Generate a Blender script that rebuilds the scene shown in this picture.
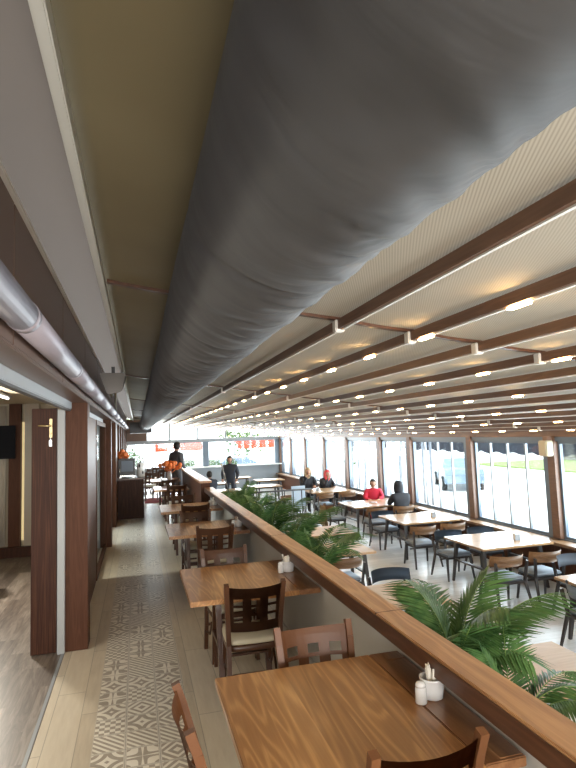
import bpy, bmesh, math, random
from mathutils import Vector, Matrix
PI = math.pi
S = bpy.context.scene
for o in list(bpy.data.objects): bpy.data.objects.remove(o)
random.seed(7)

# ---------------------------------------------------------------- camera
cam_d = bpy.data.cameras.new('camera'); cam = bpy.data.objects.new('camera', cam_d)
S.collection.objects.link(cam); S.camera = cam
CAMH = 1.95
_f = 545.0
def _ray(x, y): return Vector((x-288.0, -(y-384.0), -_f))
_Y = _ray(137, 438).normalized()
_Z = _ray(137+1000, 438-1000*math.tan(math.radians(2.0))).cross(_Y).normalized()
if _Z.y < 0: _Z = -_Z
_X = _Y.cross(_Z)
_R = Matrix((_X, _Y, _Z))
cam.matrix_world = Matrix.Translation((0, 0, CAMH)) @ _R.to_4x4()
cam_d.sensor_fit = 'VERTICAL'; cam_d.sensor_height = 36.0; cam_d.lens = _f/768.0*36.0
cam_d.clip_start = 0.02; cam_d.clip_end = 300

# ---------------------------------------------------------------- light
S.view_settings.view_transform = 'Standard'; S.view_settings.look = 'None'
S.view_settings.gamma = 1.0; S.view_settings.use_curve_mapping = False
S.view_settings.exposure = 1.12
S.cycles.use_denoising = True
S.cycles.max_bounces = 10; S.cycles.diffuse_bounces = 6; S.cycles.transparent_max_bounces = 16
S.cycles.caustics_reflective = False; S.cycles.caustics_refractive = False
S.cycles.sample_clamp_indirect = 6.0
wd = bpy.data.worlds.new('daylight'); S.world = wd; wd.use_nodes = True
_bg = wd.node_tree.nodes['Background']
_bg.inputs['Color'].default_value = (0.93, 0.97, 1.0, 1); _bg.inputs['Strength'].default_value = 2.1

def area(name, loc, size, sizey, power, direction, color=(1, 1, 1), spread=180):
    d = bpy.data.lights.new(name, 'AREA'); d.shape = 'RECTANGLE'; d.size = size; d.size_y = sizey
    d.energy = power; d.color = color; d.spread = math.radians(spread)
    o = bpy.data.objects.new(name, d); S.collection.objects.link(o); o.location = loc
    o.rotation_euler = Vector(direction).to_track_quat('-Z', 'Y').to_euler()
    return o
# daylight entering through the window band and the far glazing
area('daylight_side_windows', (7.5, 13.5, 0.95), 24, 1.5, 860, (-1, 0, 0.22), (0.86, 0.94, 1.0))
area('daylight_far_windows', (3.2, 27.6, 1.3), 7, 1.8, 380, (0, -1, 0.12), (0.95, 0.98, 1.0))
area('fill_behind', (1.8, -3.3, 1.4), 5, 1.8, 215, (0.0, 1, -0.1), (1.0, 0.96, 0.9))  # added fill lamp behind the camera, brightens the near floor and tables
area('inner_room_daylight', (-2.35, 8.25, 2.0), 0.35, 0.35, 55, (0.9, -1.9, -0.9), (1.0, 0.93, 0.80))
area('inner_room_ceiling_lamp', (-2.3, 4.2, 2.35), 1.6, 1.6, 16, (0, 0, -1), (1.0, 0.93, 0.82))

# ---------------------------------------------------------------- node helper
class V:
    """a socket or a number with operators"""
    def __init__(s, nt, v): s.nt, s.v = nt, v
    def _m(s, op, *o, clamp=False):
        n = s.nt.nodes.new('ShaderNodeMath'); n.operation = op; n.use_clamp = clamp
        for i, a in enumerate((s,)+o):
            a = a.v if isinstance(a, V) else a
            if isinstance(a, (int, float)): n.inputs[i].default_value = a
            else: s.nt.links.new(a, n.inputs[i])
        return V(s.nt, n.outputs[0])
    def __add__(s, o): return s._m('ADD', o)
    def __sub__(s, o): return s._m('SUBTRACT', o)
    def __mul__(s, o): return s._m('MULTIPLY', o)
    def __truediv__(s, o): return s._m('DIVIDE', o)
    def floor(s): return s._m('FLOOR')
    def frac(s): return s._m('FRACT')
    def abs(s): return s._m('ABSOLUTE')
    def sin(s): return s._m('SINE')
    def lt(s, o): return s._m('LESS_THAN', o)
    def gt(s, o): return s._m('GREATER_THAN', o)
    def sqrt(s): return s._m('SQRT')
    def max(s, o): return s._m('MAXIMUM', o)
    def min(s, o): return s._m('MINIMUM', o)

MATS = {}
def newmat(name, col=(.5, .5, .5), rough=.5, metal=0., spec=.5, coat=0.):
    m = bpy.data.materials.new(name); m.use_nodes = True; MATS[name] = m
    b = m.node_tree.nodes['Principled BSDF']
    b.inputs['Base Color'].default_value = (*col, 1); b.inputs['Roughness'].default_value = rough
    b.inputs['Metallic'].default_value = metal
    b.inputs['Specular IOR Level'].default_value = spec; b.inputs['Coat Weight'].default_value = coat
    b.inputs['Coat Roughness'].default_value = .15
    return m
def bs(m): return m.node_tree.nodes['Principled BSDF']
def coords(m, kind='Object'):
    nt = m.node_tree
    t = nt.nodes.new('ShaderNodeTexCoord')
    if kind == 'World':
        g = nt.nodes.new('ShaderNodeNewGeometry'); out = g.outputs['Position']
    else: out = t.outputs[kind]
    return out
def sep(m, vec):
    n = m.node_tree.nodes.new('ShaderNodeSeparateXYZ'); m.node_tree.links.new(vec, n.inputs[0])
    return [V(m.node_tree, n.outputs[i]) for i in range(3)]
def comb(m, x, y, z=0.):
    n = m.node_tree.nodes.new('ShaderNodeCombineXYZ')
    for i, a in enumerate((x, y, z)):
        if isinstance(a, V): m.node_tree.links.new(a.v, n.inputs[i])
        else: n.inputs[i].default_value = a
    return n.outputs[0]
def noise(m, vec, scale, detail=4, rough=.5, dist=0.):
    n = m.node_tree.nodes.new('ShaderNodeTexNoise'); m.node_tree.links.new(vec, n.inputs['Vector'])
    n.inputs['Scale'].default_value = scale; n.inputs['Detail'].default_value = detail
    n.inputs['Roughness'].default_value = rough; n.inputs['Distortion'].default_value = dist
    return V(m.node_tree, n.outputs['Fac'])
def white(m, vec):
    n = m.node_tree.nodes.new('ShaderNodeTexWhiteNoise'); n.noise_dimensions = '3D'
    m.node_tree.links.new(vec, n.inputs['Vector']); return V(m.node_tree, n.outputs['Value'])
def ramp(m, fac, stops, interp='LINEAR'):
    n = m.node_tree.nodes.new('ShaderNodeValToRGB'); m.node_tree.links.new(fac.v, n.inputs[0])
    cr = n.color_ramp; cr.interpolation = interp
    while len(cr.elements) < len(stops): cr.elements.new(.5)
    for e, (p, c) in zip(cr.elements, stops): e.position = p; e.color = (*c, 1)
    return n.outputs[0]
def mixc(m, fac, a, b, mode='MIX'):
    n = m.node_tree.nodes.new('ShaderNodeMix'); n.data_type = 'RGBA'; n.blend_type = mode
    nt = m.node_tree
    if isinstance(fac, V): nt.links.new(fac.v, n.inputs[0])
    else: n.inputs[0].default_value = fac
    for k, a_ in ((6, a), (7, b)):
        if isinstance(a_, tuple): n.inputs[k].default_value = (*a_, 1)
        else: nt.links.new(a_, n.inputs[k])
    return n.outputs[2]
def setc(m, sock): m.node_tree.links.new(sock, bs(m).inputs['Base Color'])
def bump(m, h, strength=.3, dist=.01):
    n = m.node_tree.nodes.new('ShaderNodeBump'); n.inputs['Strength'].default_value = strength
    n.inputs['Distance'].default_value = dist
    m.node_tree.links.new(h.v, n.inputs['Height']); m.node_tree.links.new(n.outputs[0], bs(m).inputs['Normal'])

def wood(name, dark, mid, light, rough=.4, axis='y', space='Object', ring=7., plank=None, spec=.5, coat=0., flame=.5, stretch=9.):
    m = newmat(name, mid, rough, spec=spec, coat=coat)
    x, y, z = sep(m, coords(m, space))
    if axis == 'y': u, v, t = x, y, z
    elif axis == 'x': u, v, t = y, x, z
    else: u, v, t = x, z, y
    off = 0.
    if plank:
        pid = ((u+t*.0)/plank).floor()
        rnd = white(m, comb(m, pid, 3.3, 1.1))
        voff = rnd*7.0
        vv = v+voff
    else: vv = v; rnd = None
    vec = comb(m, u*1.0+(rnd*5.0 if rnd else 0.)*1.0 if rnd else u, vv/stretch, t)
    big = noise(m, vec, ring*.55, 2, .5, .4)
    rings = ((big*75.0)+(u*ring*1.0)).sin()*.5+.5; rings = rings*rings
    fine = noise(m, comb(m, u*60., vv*2.2, t*60.), 1.6, 3, .6)
    k = rings*flame+fine*(1-flame)
    if rnd: k = k*.75+rnd*.25
    setc(m, ramp(m, k, [(.12, dark), (.5, mid), (.88, light)]))
    bump(m, k, .12, .003)
    return m

M = {}
M['table'] = wood('stained_pine', (.27, .115, .035), (.40, .19, .065), (.62, .34, .13), .33, 'y', ring=9, plank=.16, flame=.42, coat=.25)
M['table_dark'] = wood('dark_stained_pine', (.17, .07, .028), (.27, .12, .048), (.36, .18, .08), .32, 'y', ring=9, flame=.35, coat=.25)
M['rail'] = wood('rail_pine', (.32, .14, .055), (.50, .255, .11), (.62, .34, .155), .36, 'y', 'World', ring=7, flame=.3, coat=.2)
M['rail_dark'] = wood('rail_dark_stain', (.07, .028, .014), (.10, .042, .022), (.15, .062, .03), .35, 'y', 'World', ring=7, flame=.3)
M['chair'] = newmat('walnut_lacquer', (.085, .034, .016), .32, coat=.15)
M['chair_mid'] = newmat('chestnut_lacquer', (.14, .054, .020), .42, spec=.35, coat=.0)
M['cream'] = newmat('cream_vinyl', (.66, .60, .45), .42)
M['greyfab'] = newmat('grey_fabric', (.26, .30, .35), .85)
M['darkfab'] = newmat('charcoal_fabric', (.18, .205, .24), .8)
M['oak'] = wood('oak_veneer', (.17, .095, .05), (.25, .145, .075), (.31, .185, .10), .38, 'x', ring=6, flame=.25)
M['oaktable'] = wood('oak_table', (.30, .16, .07), (.42, .25, .12), (.50, .32, .17), .3, 'x', ring=6, flame=.25, coat=.3)
M['tan'] = wood('tan_table', (.40, .25, .13), (.47, .30, .165), (.53, .35, .20), .4, 'x', ring=6, flame=.2)
M['blackleg'] = newmat('dark_leg', (.035, .028, .026), .35)
M['post'] = wood('red_brown_laminate', (.065, .026, .014), (.090, .037, .020), (.115, .049, .027), .5, 'z', 'World', spec=.12, ring=12, flame=.2)
M['jamb'] = wood('rosewood_door', (.022, .010, .006), (.055, .022, .013), (.10, .043, .022), .42, 'z', 'World', spec=.12, ring=22, flame=.25, stretch=40)
M['panel'] = newmat('brown_gloss_panel', (.14, .085, .062), .38, spec=.3)
M['mauve'] = newmat('mauve_ceiling_board', (.24, .215, .195), .42)
M['alu'] = newmat('white_aluminium', (.42, .44, .46), .35)
M['trimwhite'] = newmat('pale_trim', (.72, .74, .72), .35)
M['jambwhite'] = newmat('dull_white_jamb', (.36, .37, .37), .5)
M['steelblue'] = newmat('blue_grey_steel', (.13, .17, .22), .4)
M['steelgrey'] = newmat('grey_steel', (.28, .31, .34), .4)
M['wallwhite'] = newmat('painted_white_wall', (.52, .50, .46), .65)
M['beam'] = wood('beam_foil', (.10, .050, .030), (.155, .080, .048), (.20, .105, .063), .45, 'y', 'World', ring=10, flame=.2)
M['beamwhite'] = newmat('beam_pale_edge', (.72, .68, .62), .4)
M['black'] = newmat('black_plastic', (.012, .012, .014), .35)
M['darkgrey'] = newmat('dark_grey_metal', (.06, .06, .065), .4)
M['chrome'] = newmat('brushed_metal', (.7, .68, .62), .25, 1.)
M['brass'] = newmat('aged_brass', (.55, .42, .22), .3, 1.)
M['ceramic'] = newmat('white_ceramic', (.86, .86, .85), .2, coat=.4)
M['paper'] = newmat('paper_sachet', (.85, .80, .70), .8)
M['skin'] = newmat('skin', (.45, .26, .18), .6)
M['tvblack'] = newmat('screen_black', (.008, .008, .01), .6, spec=.1)
M['creamwall'] = newmat('cream_wall', (.60, .52, .38), .7)
M['curtain'] = newmat('pale_curtain', (.45, .40, .33), .85)
M['speaker'] = newmat('cream_speaker', (.42, .38, .27), .5)
M['redmat'] = newmat('red_mat', (.30, .03, .03), .9)
M['orange'] = newmat('orange_petal', (.80, .20, .04), .6)
M['orangecloth'] = newmat('orange_canvas', (.62, .075, .015), .7)
M['soil'] = newmat('soil', (.04, .028, .02), .95)
M['planter'] = newmat('planter_brown', (.08, .05, .035), .6)
M['marble'] = newmat('pale_marble', (.72, .73, .74), .3)
_x, _y, _z = sep(M['marble'], coords(M['marble']))
_n = noise(M['marble'], coords(M['marble']), 14, 6, .7, 1.5)
setc(M['marble'], ramp(M['marble'], _n, [(.35, (.45, .47, .5)), (.5, (.72, .73, .74)), (.7, (.8, .8, .8))]))

# palm leaf
def leafmat(name, a, b):
    m = newmat(name, a, .55, spec=.3)
    n = noise(m, coords(m), 9, 2)
    setc(m, ramp(m, n, [(.3, a), (.7, b)]))
    bs(m).inputs['Subsurface Weight'].default_value = 0.0
    return m
M['leaf'] = leafmat('palm_leaf', (.035, .10, .028), (.11, .215, .062))
M['stem'] = newmat('palm_stem', (.22, .33, .08), .5)
M['bush'] = leafmat('bush_leaf', (.04, .10, .025), (.14, .22, .06))

# glass: mostly clear, a little reflection
def glass(name, tint=(.93, .97, .98)):
    m = bpy.data.materials.new(name); m.use_nodes = True; nt = m.node_tree
    for n in list(nt.nodes):
        if n.type != 'OUTPUT_MATERIAL': nt.nodes.remove(n)
    out = [n for n in nt.nodes][0]
    t = nt.nodes.new('ShaderNodeBsdfTransparent'); t.inputs[0].default_value = (*tint, 1)
    g = nt.nodes.new('ShaderNodeBsdfGlossy'); g.inputs['Roughness'].default_value = .03
    mx = nt.nodes.new('ShaderNodeMixShader'); mx.inputs[0].default_value = .07
    nt.links.new(t.outputs[0], mx.inputs[1]); nt.links.new(g.outputs[0], mx.inputs[2]); nt.links.new(mx.outputs[0], out.inputs[0])
    return m
M['glass'] = glass('clear_glass')
def emit(name, col, st):
    m = bpy.data.materials.new(name); m.use_nodes = True; nt = m.node_tree
    b = nt.nodes['Principled BSDF']; b.inputs['Base Color'].default_value = (*col, 1)
    b.inputs['Emission Color'].default_value = (*col, 1); b.inputs['Emission Strength'].default_value = st
    return m
M['lamp'] = emit('warm_led', (1.0, .66, .30), 26.0)
M['tube'] = emit('white_tube', (1.0, .97, .9), 2.0)
M['niche'] = emit('lit_niche', (1.0, .80, .42), .22)

# ceiling fabric with a fine rib weave
m = newmat('roof_fabric', (.50, .45, .36), .75); M['fabric'] = m
x, y, z = sep(m, coords(m, 'World'))
rib = ((x*.9-y*.44)*560.0).sin()*.5+.5
n = noise(m, comb(m, x*1.0, y*.35, z), 1.4, 3)
spanfade = x.gt(.75)
k = n*.55+(rib*.34-.05)*spanfade
setc(m, ramp(m, k, [(.1, (.36, .33, .27)), (.35, (.50, .465, .39)), (.75, (.62, .59, .52))]))
# side strip next to the duct is a darker olive cloth
m = newmat('olive_roof_fabric', (.34, .29, .17), .6); M['olive'] = m
n = noise(m, coords(m, 'World'), 1.1, 3)
setc(m, ramp(m, n, [(.3, (.19, .155, .085)), (.7, (.25, .21, .125))]))

# duct cloth
m = newmat('duct_cloth', (.10, .10, .105), .62); M['duct'] = m
x, y, z = sep(m, coords(m, 'World'))
n = noise(m, comb(m, x*2., y*5., z*2.), 1.3, 3, .5, .8)
setc(m, ramp(m, n, [(.3, (.05, .05, .053)), (.7, (.078, .078, .082))]))
bump(m, n, .25, .02)

# floors
m = newmat('beige_plank_tile', (.5, .44, .34), .30, spec=.45); M['floor'] = m
x, y, z = sep(m, coords(m, 'World'))
row = (x/.2).floor()
yy = y+row*.37
cell = comb(m, row, (yy/1.2).floor(), 0.)
r = white(m, cell)
fine = noise(m, comb(m, x*14., y*1.6, 0.), 2.0, 4, .6)
k = r*.35+fine*.65
joint = ((x/.2).frac()-.5).abs().gt(.488).max((((yy/1.2).frac())-.5).abs().gt(.4975))
c = ramp(m, k, [(.2, (.52, .445, .335)), (.5, (.65, .575, .45)), (.8, (.75, .68, .55))])
setc(m, mixc(m, joint*.55, c, (.16, .13, .09)))

m = newmat('patterned_tile', (.5, .45, .36), .28, spec=.45); M['pattern'] = m
x, y, z = sep(m, coords(m, 'World'))
T = .21
u0 = (x+.30)/T; v0 = y/T
cu, cv = u0.floor(), v0.floor()
u, v = u0.frac()-.5, v0.frac()-.5
r = white(m, comb(m, cu, cv, .5)); r2 = white(m, comb(m, cu, cv, 7.5))
rad = (u*u+v*v).sqrt()
au, av = u.abs(), v.abs()
cr = ((au-.5)*(au-.5)+(av-.5)*(av-.5)).sqrt()
p1 = (cr*24.).sin().gt(0.1)                                  # quarter rings from the corners
p2 = ((u+v)*26.).sin().gt(.0)                                # diagonal stripes
star = ((u*v).abs().sqrt()*30.-rad*9.).sin().gt(.2)          # star / flower
p4 = ((u*18.85).sin()*(v*18.85).sin()).gt(.0)                # diamonds / checks
p5 = ((au+av)*22.).sin().gt(.15)                             # nested diamonds
def sel(a, b, t, rr): 
    s = rr.gt(t); return a*(V(m.node_tree, 1.)*1. - s)+b*s if False else a+(b-a)*s
k = sel(p1, p2, .22, r); k = sel(k, star, .42, r); k = sel(k, p4, .62, r); k = sel(k, p5, .8, r)
flip = r2.gt(.5); k = (k-flip).abs()
edge = au.max(av)
k = k*edge.lt(.455)+edge.gt(.455)*edge.lt(.475)*.6
c1 = ramp(m, k, [(0., (.90, .86, .76)), (1., (.27, .225, .17))])
worn = noise(m, comb(m, x, y, 0.), 16, 4, .7)
c1 = mixc(m, worn*.60, c1, (.70, .64, .53))
joint = edge.gt(.488)
setc(m, mixc(m, joint*.7, c1, (.14, .12, .09)))

m = newmat('grey_wood_laminate', (.2, .16, .13), .38); M['laminate'] = m
x, y, z = sep(m, coords(m, 'World'))
row = (x/.19).floor(); r = white(m, comb(m, row, (y/1.1+row*.37).floor(), 0.))
fine = noise(m, comb(m, x*9.+r*9., y*.9, 0.), 2.2, 5, .65, 1.5)
k = fine*.75+r*.25
setc(m, ramp(m, k, [(.3, (.055, .040, .032)), (.5, (.15, .12, .10)), (.72, (.30, .26, .22))]))

m = newmat('pale_grey_plank', (.5, .5, .5), .26, spec=.5); M['lowfloor'] = m
x, y, z = sep(m, coords(m, 'World'))
row = (y/.2).floor(); r = white(m, comb(m, row, (x/1.2+row*.41).floor(), 0.))
fine = noise(m, comb(m, x*1.2, y*12., 0.), 2.0, 4, .6)
joint = ((y/.2).frac()-.5).abs().gt(.485)
c = ramp(m, fine*.6+r*.4, [(.2, (.54, .54, .54)), (.5, (.64, .65, .66)), (.8, (.74, .75, .76))])
setc(m, mixc(m, joint*.4, c, (.22, .2, .18)))

m = newmat('outside_paving', (.78, .78, .76), .8); M['paving'] = m
m = newmat('outside_grass', (.32, .42, .14), .9); M['grass'] = m
n = noise(m, coords(m, 'World'), 3, 4); setc(m, ramp(m, n, [(.3, (.14, .22, .05)), (.7, (.26, .33, .12))]))
M['awning'] = newmat('slate_awning', (.10, .12, .15), .8)
M['carblue'] = newmat('blue_grey_car_paint', (.14, .22, .30), .3, coat=.6)
M['tyre'] = newmat('tyre', (.02, .02, .02), .8)
M['blind'] = newmat('white_blind_slat', (.75, .77, .80), .6)
M['stone'] = newmat('rough_stone', (.42, .40, .38), .9)
m = M['stone']; n = noise(m, coords(m, 'World'), 5, 4, .7); setc(m, ramp(m, n, [(.35, (.10, .10, .10)), (.6, (.36, .35, .32))]))

# ---------------------------------------------------------------- mesh helpers
def link(name, bm, mat, parent=None, smooth=False, loc=None):
    me = bpy.data.meshes.new(name); bmesh.ops.recalc_face_normals(bm, faces=bm.faces); bm.to_mesh(me); bm.free()
    if isinstance(mat, (list, tuple)):
        for a in mat: me.materials.append(a)
    else: me.materials.append(mat)
    if smooth:
        for p in me.polygons: p.use_smooth = True
    o = bpy.data.objects.new(name, me); S.collection.objects.link(o)
    if parent: o.parent = parent
    if loc: o.location = loc
    return o
def box(bm, x0, x1, y0, y1, z0, z1, bev=0., mi=0):
    vs = [bm.verts.new((x, y, z)) for x in (x0, x1) for y in (y0, y1) for z in (z0, z1)]
    fs = [bm.faces.new([vs[i] for i in q]) for q in ((0, 1, 3, 2), (4, 6, 7, 5), (0, 4, 5, 1), (2, 3, 7, 6), (0, 2, 6, 4), (1, 5, 7, 3))]
    for f in fs: f.material_index = mi
    if bev > 0:
        es = set(e for f in fs for e in f.edges)
        bmesh.ops.bevel(bm, geom=list(es), offset=bev, segments=2, affect='EDGES')
    return fs
def B(name, dims, mat, parent=None, bev=0., smooth=False):
    bm = bmesh.new(); box(bm, *dims, bev=bev); return link(name, bm, mat, parent, smooth)
def bar(bm, p0, p1, w, d, w1=None, d1=None, side=None):
    """rectangular bar from p0 to p1; w across, d deep; optional taper"""
    p0, p1 = Vector(p0), Vector(p1); a = (p1-p0).normalized()
    s = Vector(side) if side else (Vector((0, 1, 0)) if abs(a.y) < .9 else Vector((1, 0, 0)))
    u = a.cross(s).normalized(); v = a.cross(u).normalized()
    w1 = w if w1 is None else w1; d1 = d if d1 is None else d1
    r = []
    for p, ww, dd in ((p0, w, d), (p1, w1, d1)):
        r.append([bm.verts.new(p+u*(i*ww/2)+v*(j*dd/2)) for i, j in ((-1, -1), (1, -1), (1, 1), (-1, 1))])
    for i in range(4): bm.faces.new([r[0][i], r[0][(i+1) % 4], r[1][(i+1) % 4], r[1][i]])
    bm.faces.new(r[0][::-1]); bm.faces.new(r[1])
def tube(bm, pts, rad, n=8, cap=True):
    pts = [Vector(p) for p in pts]; rings = []
    rads = rad if isinstance(rad, (list, tuple)) else [rad]*len(pts)
    prev = None
    for i, p in enumerate(pts):
        t = (pts[min(i+1, len(pts)-1)]-pts[max(i-1, 0)]).normalized()
        if prev is None:
            u = t.orthogonal().normalized()
        else:
            u = (prev-t*prev.dot(t)).normalized()
        prev = u; v = t.cross(u)
        rings.append([bm.verts.new(p+(u*math.cos(2*PI*k/n)+v*math.sin(2*PI*k/n))*rads[i]) for k in range(n)])
    for a, b in zip(rings, rings[1:]):
        for k in range(n): bm.faces.new([a[k], a[(k+1) % n], b[(k+1) % n], b[k]])
    if cap:
        bm.faces.new(rings[0][::-1]); bm.faces.new(rings[-1])
def lathe(bm, prof, n=20, c=(0, 0, 0)):
    rings = []
    for r, z in prof:
        rings.append([bm.verts.new((c[0]+r*math.cos(2*PI*k/n), c[1]+r*math.sin(2*PI*k/n), c[2]+z)) for k in range(n)])
    for a, b in zip(rings, rings[1:]):
        for k in range(n): bm.faces.new([a[k], a[(k+1) % n], b[(k+1) % n], b[k]])
    bm.faces.new(rings[0][::-1]); bm.faces.new(rings[-1])
TENS = ['', '', 'twenty', 'thirty']
UNI = ['', 'first', 'second', 'third', 'fourth', 'fifth', 'sixth', 'seventh', 'eighth', 'ninth', 'tenth', 'eleventh', 'twelfth', 'thirteenth', 'fourteenth', 'fifteenth', 'sixteenth', 'seventeenth', 'eighteenth', 'nineteenth']
def nth(n):
    if n < 20: return UNI[n]
    return {20: 'twentieth', 30: 'thirtieth'}.get(n) or TENS[n//10]+'-'+UNI[n % 10]
def thing(name, label, cat, loc=(0, 0, 0), rz=0., group=None):
    o = bpy.data.objects.new(name, None); S.collection.objects.link(o); o.location = loc; o.rotation_euler = (0, 0, rz)
    o.empty_display_size = .1
    o['label'] = label; o['category'] = cat
    if group: o['group'] = group
    return o
def tag(o, label, cat, group=None):
    o['label'] = label; o['category'] = cat
    if group: o['group'] = group
    return o
def struct(o): o['kind'] = 'structure'; return o
def dup(root, loc, rz=0., label=None, group=None, swap=None):
    """copy a thing with its parts and their sub-parts"""
    r = root.copy(); S.collection.objects.link(r); r.location = loc; r.rotation_euler = (0, 0, rz)
    if label: r['label'] = label
    if group: r['group'] = group
    def rec(a, b):
        for ch in list(KIDS.get(a.name, a.children)):
            c = ch.copy(); S.collection.objects.link(c); c.parent = b
            if swap and ch.name.split('.')[0] in swap: c.data = swap[ch.name.split('.')[0]]
            rec(ch, c)
    rec(root, r)
    return r
KIDS = {}

# ================================================================ SHELL
LW = -.46       # face of the left wall
RW = 7.0        # window wall
FAR = 27.0
LOW = -.75      # floor of the lower dining area
BK = -3.0
def ceil_z(x): return CAMH+.773-.1347*x           # bottom of the beams
struct(B('floor', (-.66, 1.40, BK, FAR, -.12, 0), M['floor']))
struct(B('floor', (-.295, .335, BK, FAR, 0, .002), M['pattern']))
struct(B('floor', (-5.0, -.66, BK, 10.7, -.12, 0), M['laminate']))
struct(B('trim_1', (-.69, -.665, BK, 5.6, 0, .005), M['steelgrey']))     # threshold
struct(B('floor', (1.36, RW+.3, BK, FAR, LOW-.12, LOW), M['lowfloor']))

# roof fabric: sags between the beams and between the cross seams
BEAMS = [(1.074+.4313*i)*1.12 for i in range(12)]
SEAMS = [3.08+4.63*k for k in range(-1, 6)]
def fabric(x0, x1, nx, mat, name, beams):
    bm = bmesh.new(); ys = []
    y = BK
    while y < FAR: ys.append(y); y += .29
    ys.append(FAR)
    rows = []
    for y in ys:
        row = []
        for i in range(nx+1):
            x = x0+(x1-x0)*i/nx
            lo = max([b for b in beams if b <= x], default=x0); hi = min([b for b in beams if b > x], default=x1)
            t = (x-lo)/max(hi-lo, 1e-6)
            s = min(abs(y-k) for k in SEAMS); 
            sag = .022*4*t*(1-t)*(.35+.65*min(1, s/.7))
            row.append(bm.verts.new((x, y, ceil_z(x)+.078-sag)))
        rows.append(row)
    for a, b in zip(rows, rows[1:]):
        for i in range(nx): bm.faces.new([a[i], a[i+1], b[i+1], b[i]])
    o = link(name, bm, mat, smooth=True)
    md = o.modifiers.new('t', 'SOLIDIFY'); md.thickness = .012; md.offset = 1
    return struct(o)
fabric(.40, RW+.25, 112, M['fabric'], 'ceiling', BEAMS)
fabric(-.17, .41, 8, M['olive'], 'ceiling', [])
# sloping mauve board beside the wall and its pale trim
bm = bmesh.new()
for (x0, z0), (x1, z1) in (((LW, 2.92), (-.155, 2.80)),):
    vs = [bm.verts.new(p) for p in ((x0, BK, z0), (x1, BK, z1), (x1, FAR, z1), (x0, FAR, z0))]
    f = bm.faces.new(vs)
    bmesh.ops.solidify(bm, geom=[f], thickness=-.02)
struct(link('ceiling', bm, M['mauve']))
struct(B('trim_2', (-.185, -.155, BK, FAR, 2.75, 2.805), M['trimwhite'], bev=.004))
struct(B('ceiling', (-5.0, -.60, BK, 10.7, 2.62, 2.70), M['creamwall']))
struct(B('wall_outer_left', (-5.1, -5.0, BK, 10.7, -.1, 2.7), M['creamwall']))
struct(B('wall_inner_room', (-5.0, -.66, 10.6, 10.7, 0, 2.62), M['creamwall']))
# back end
struct(B('wall_back', (-5.0, RW+.3, BK-.1, BK, LOW, .2), M['wallwhite']))
struct(B('wall_back', (-5.0, RW+.3, BK-.1, BK, 2.3, 3.1), M['wallwhite']))

# left wall above the openings: panels with seams
y = BK; k = 0
ys = [BK, -1.2, .75, 2.3, 3.78, 5.36, 7.06, 9.0, 11., 13., 15., 17., 19., 21., 23., 25., FAR]
for a, b in zip(ys, ys[1:]):
    struct(B('wall_left', (LW-.10, LW, a+.006, b-.006, 2.326, 2.95), M['panel'], bev=.003))
struct(B('wall_left', (-.66, -.57, BK, FAR, 2.326, 2.98), M['black']))
struct(B('trim_3', (LW-.002, LW+.018, BK, FAR, 2.895, 2.918), M['beamwhite']))
# posts between the openings
def post(y0, y1): return struct(B('wall_left', (-.66, LW, y0, y1, 0, 2.325), M['post'], bev=.004))
for a, b in ((5.62, 5.86), (10.6, 10.84), (12.9, 13.9), (15.4, 15.7), (17.6, 17.9), (19.8, 20.1), (22., 22.3), (24.2, 24.5), (26.2, 27.)): post(a, b)
struct(B('wall_left', (-.64, -.54, 13.9, 26.2, 0, 2.29), M['post']))
# far low ceiling box above the entrance corner
struct(B('wall_far', (-.64, .42, 26.2, 27.0, 1.80, 2.80), M['panel']))

# sliding-door head frames and white jambs
for n, (a, b) in enumerate(((BK, 5.60), (5.88, 10.58), (10.86, 12.88))):
    struct(B('trim_%d' % (4+n), (-.66, -.60, a, b, 2.245, 2.325), M['alu'], bev=.006))
    struct(B('trim_%d' % (7+n), (-.65, -.61, a, b, 2.23, 2.245), M['darkgrey']))
    struct(B('trim_%d' % (10+n), (-.725, -.66, b-.02, b+.10, 0, 2.245), M['jambwhite'], bev=.004))

# glazed sliding leaf in the second opening
def glaze(name, x0, x1, y0, y1, z0, z1, axis='y', fw=.05, mat=None, n=1):
    """frame root (structure) with pane child and mullions"""
    mat = mat or M['steelblue']
    bm = bmesh.new()
    if axis == 'y':
        box(bm, x0, x1, y0, y0+fw, z0, z1); box(bm, x0, x1, y1-fw, y1, z0, z1)
        box(bm, x0, x1, y0+fw, y1-fw, z0, z0+fw); box(bm, x0, x1, y0+fw, y1-fw, z1-fw, z1)
    else:
        box(bm, x0, x0+fw, y0, y1, z0, z1); box(bm, x1-fw, x1, y0, y1, z0, z1)
        box(bm, x0+fw, x1-fw, y0, y1, z0, z0+fw); box(bm, x0+fw, x1-fw, y0, y1, z1-fw, z1)
    fr = struct(link(name, bm, mat))
    if axis == 'y':
        xc = (x0+x1)/2; p = B('pane', (xc-.004, xc+.004, y0+fw, y1-fw, z0+fw, z1-fw), M['glass'], fr)
    else:
        yc = (y0+y1)/2; p = B('pane', (x0+fw, x1-fw, yc-.004, yc+.004, z0+fw, z1-fw), M['glass'], fr)
    return fr
struct(B('wall_left', (-.64, -.56, 5.86, 8.2, 0, 2.23), M['post']))  # added solid panel, nearly hidden, blocks inner-room light through this opening
glaze('door_2', -.60, -.55, 8.2, 10.58, .0, 2.23, mat=M['post'], fw=.07)
glaze('door_3', -.60, -.55, 10.86, 12.9, .0, 2.23, mat=M['post'], fw=.07)

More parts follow.
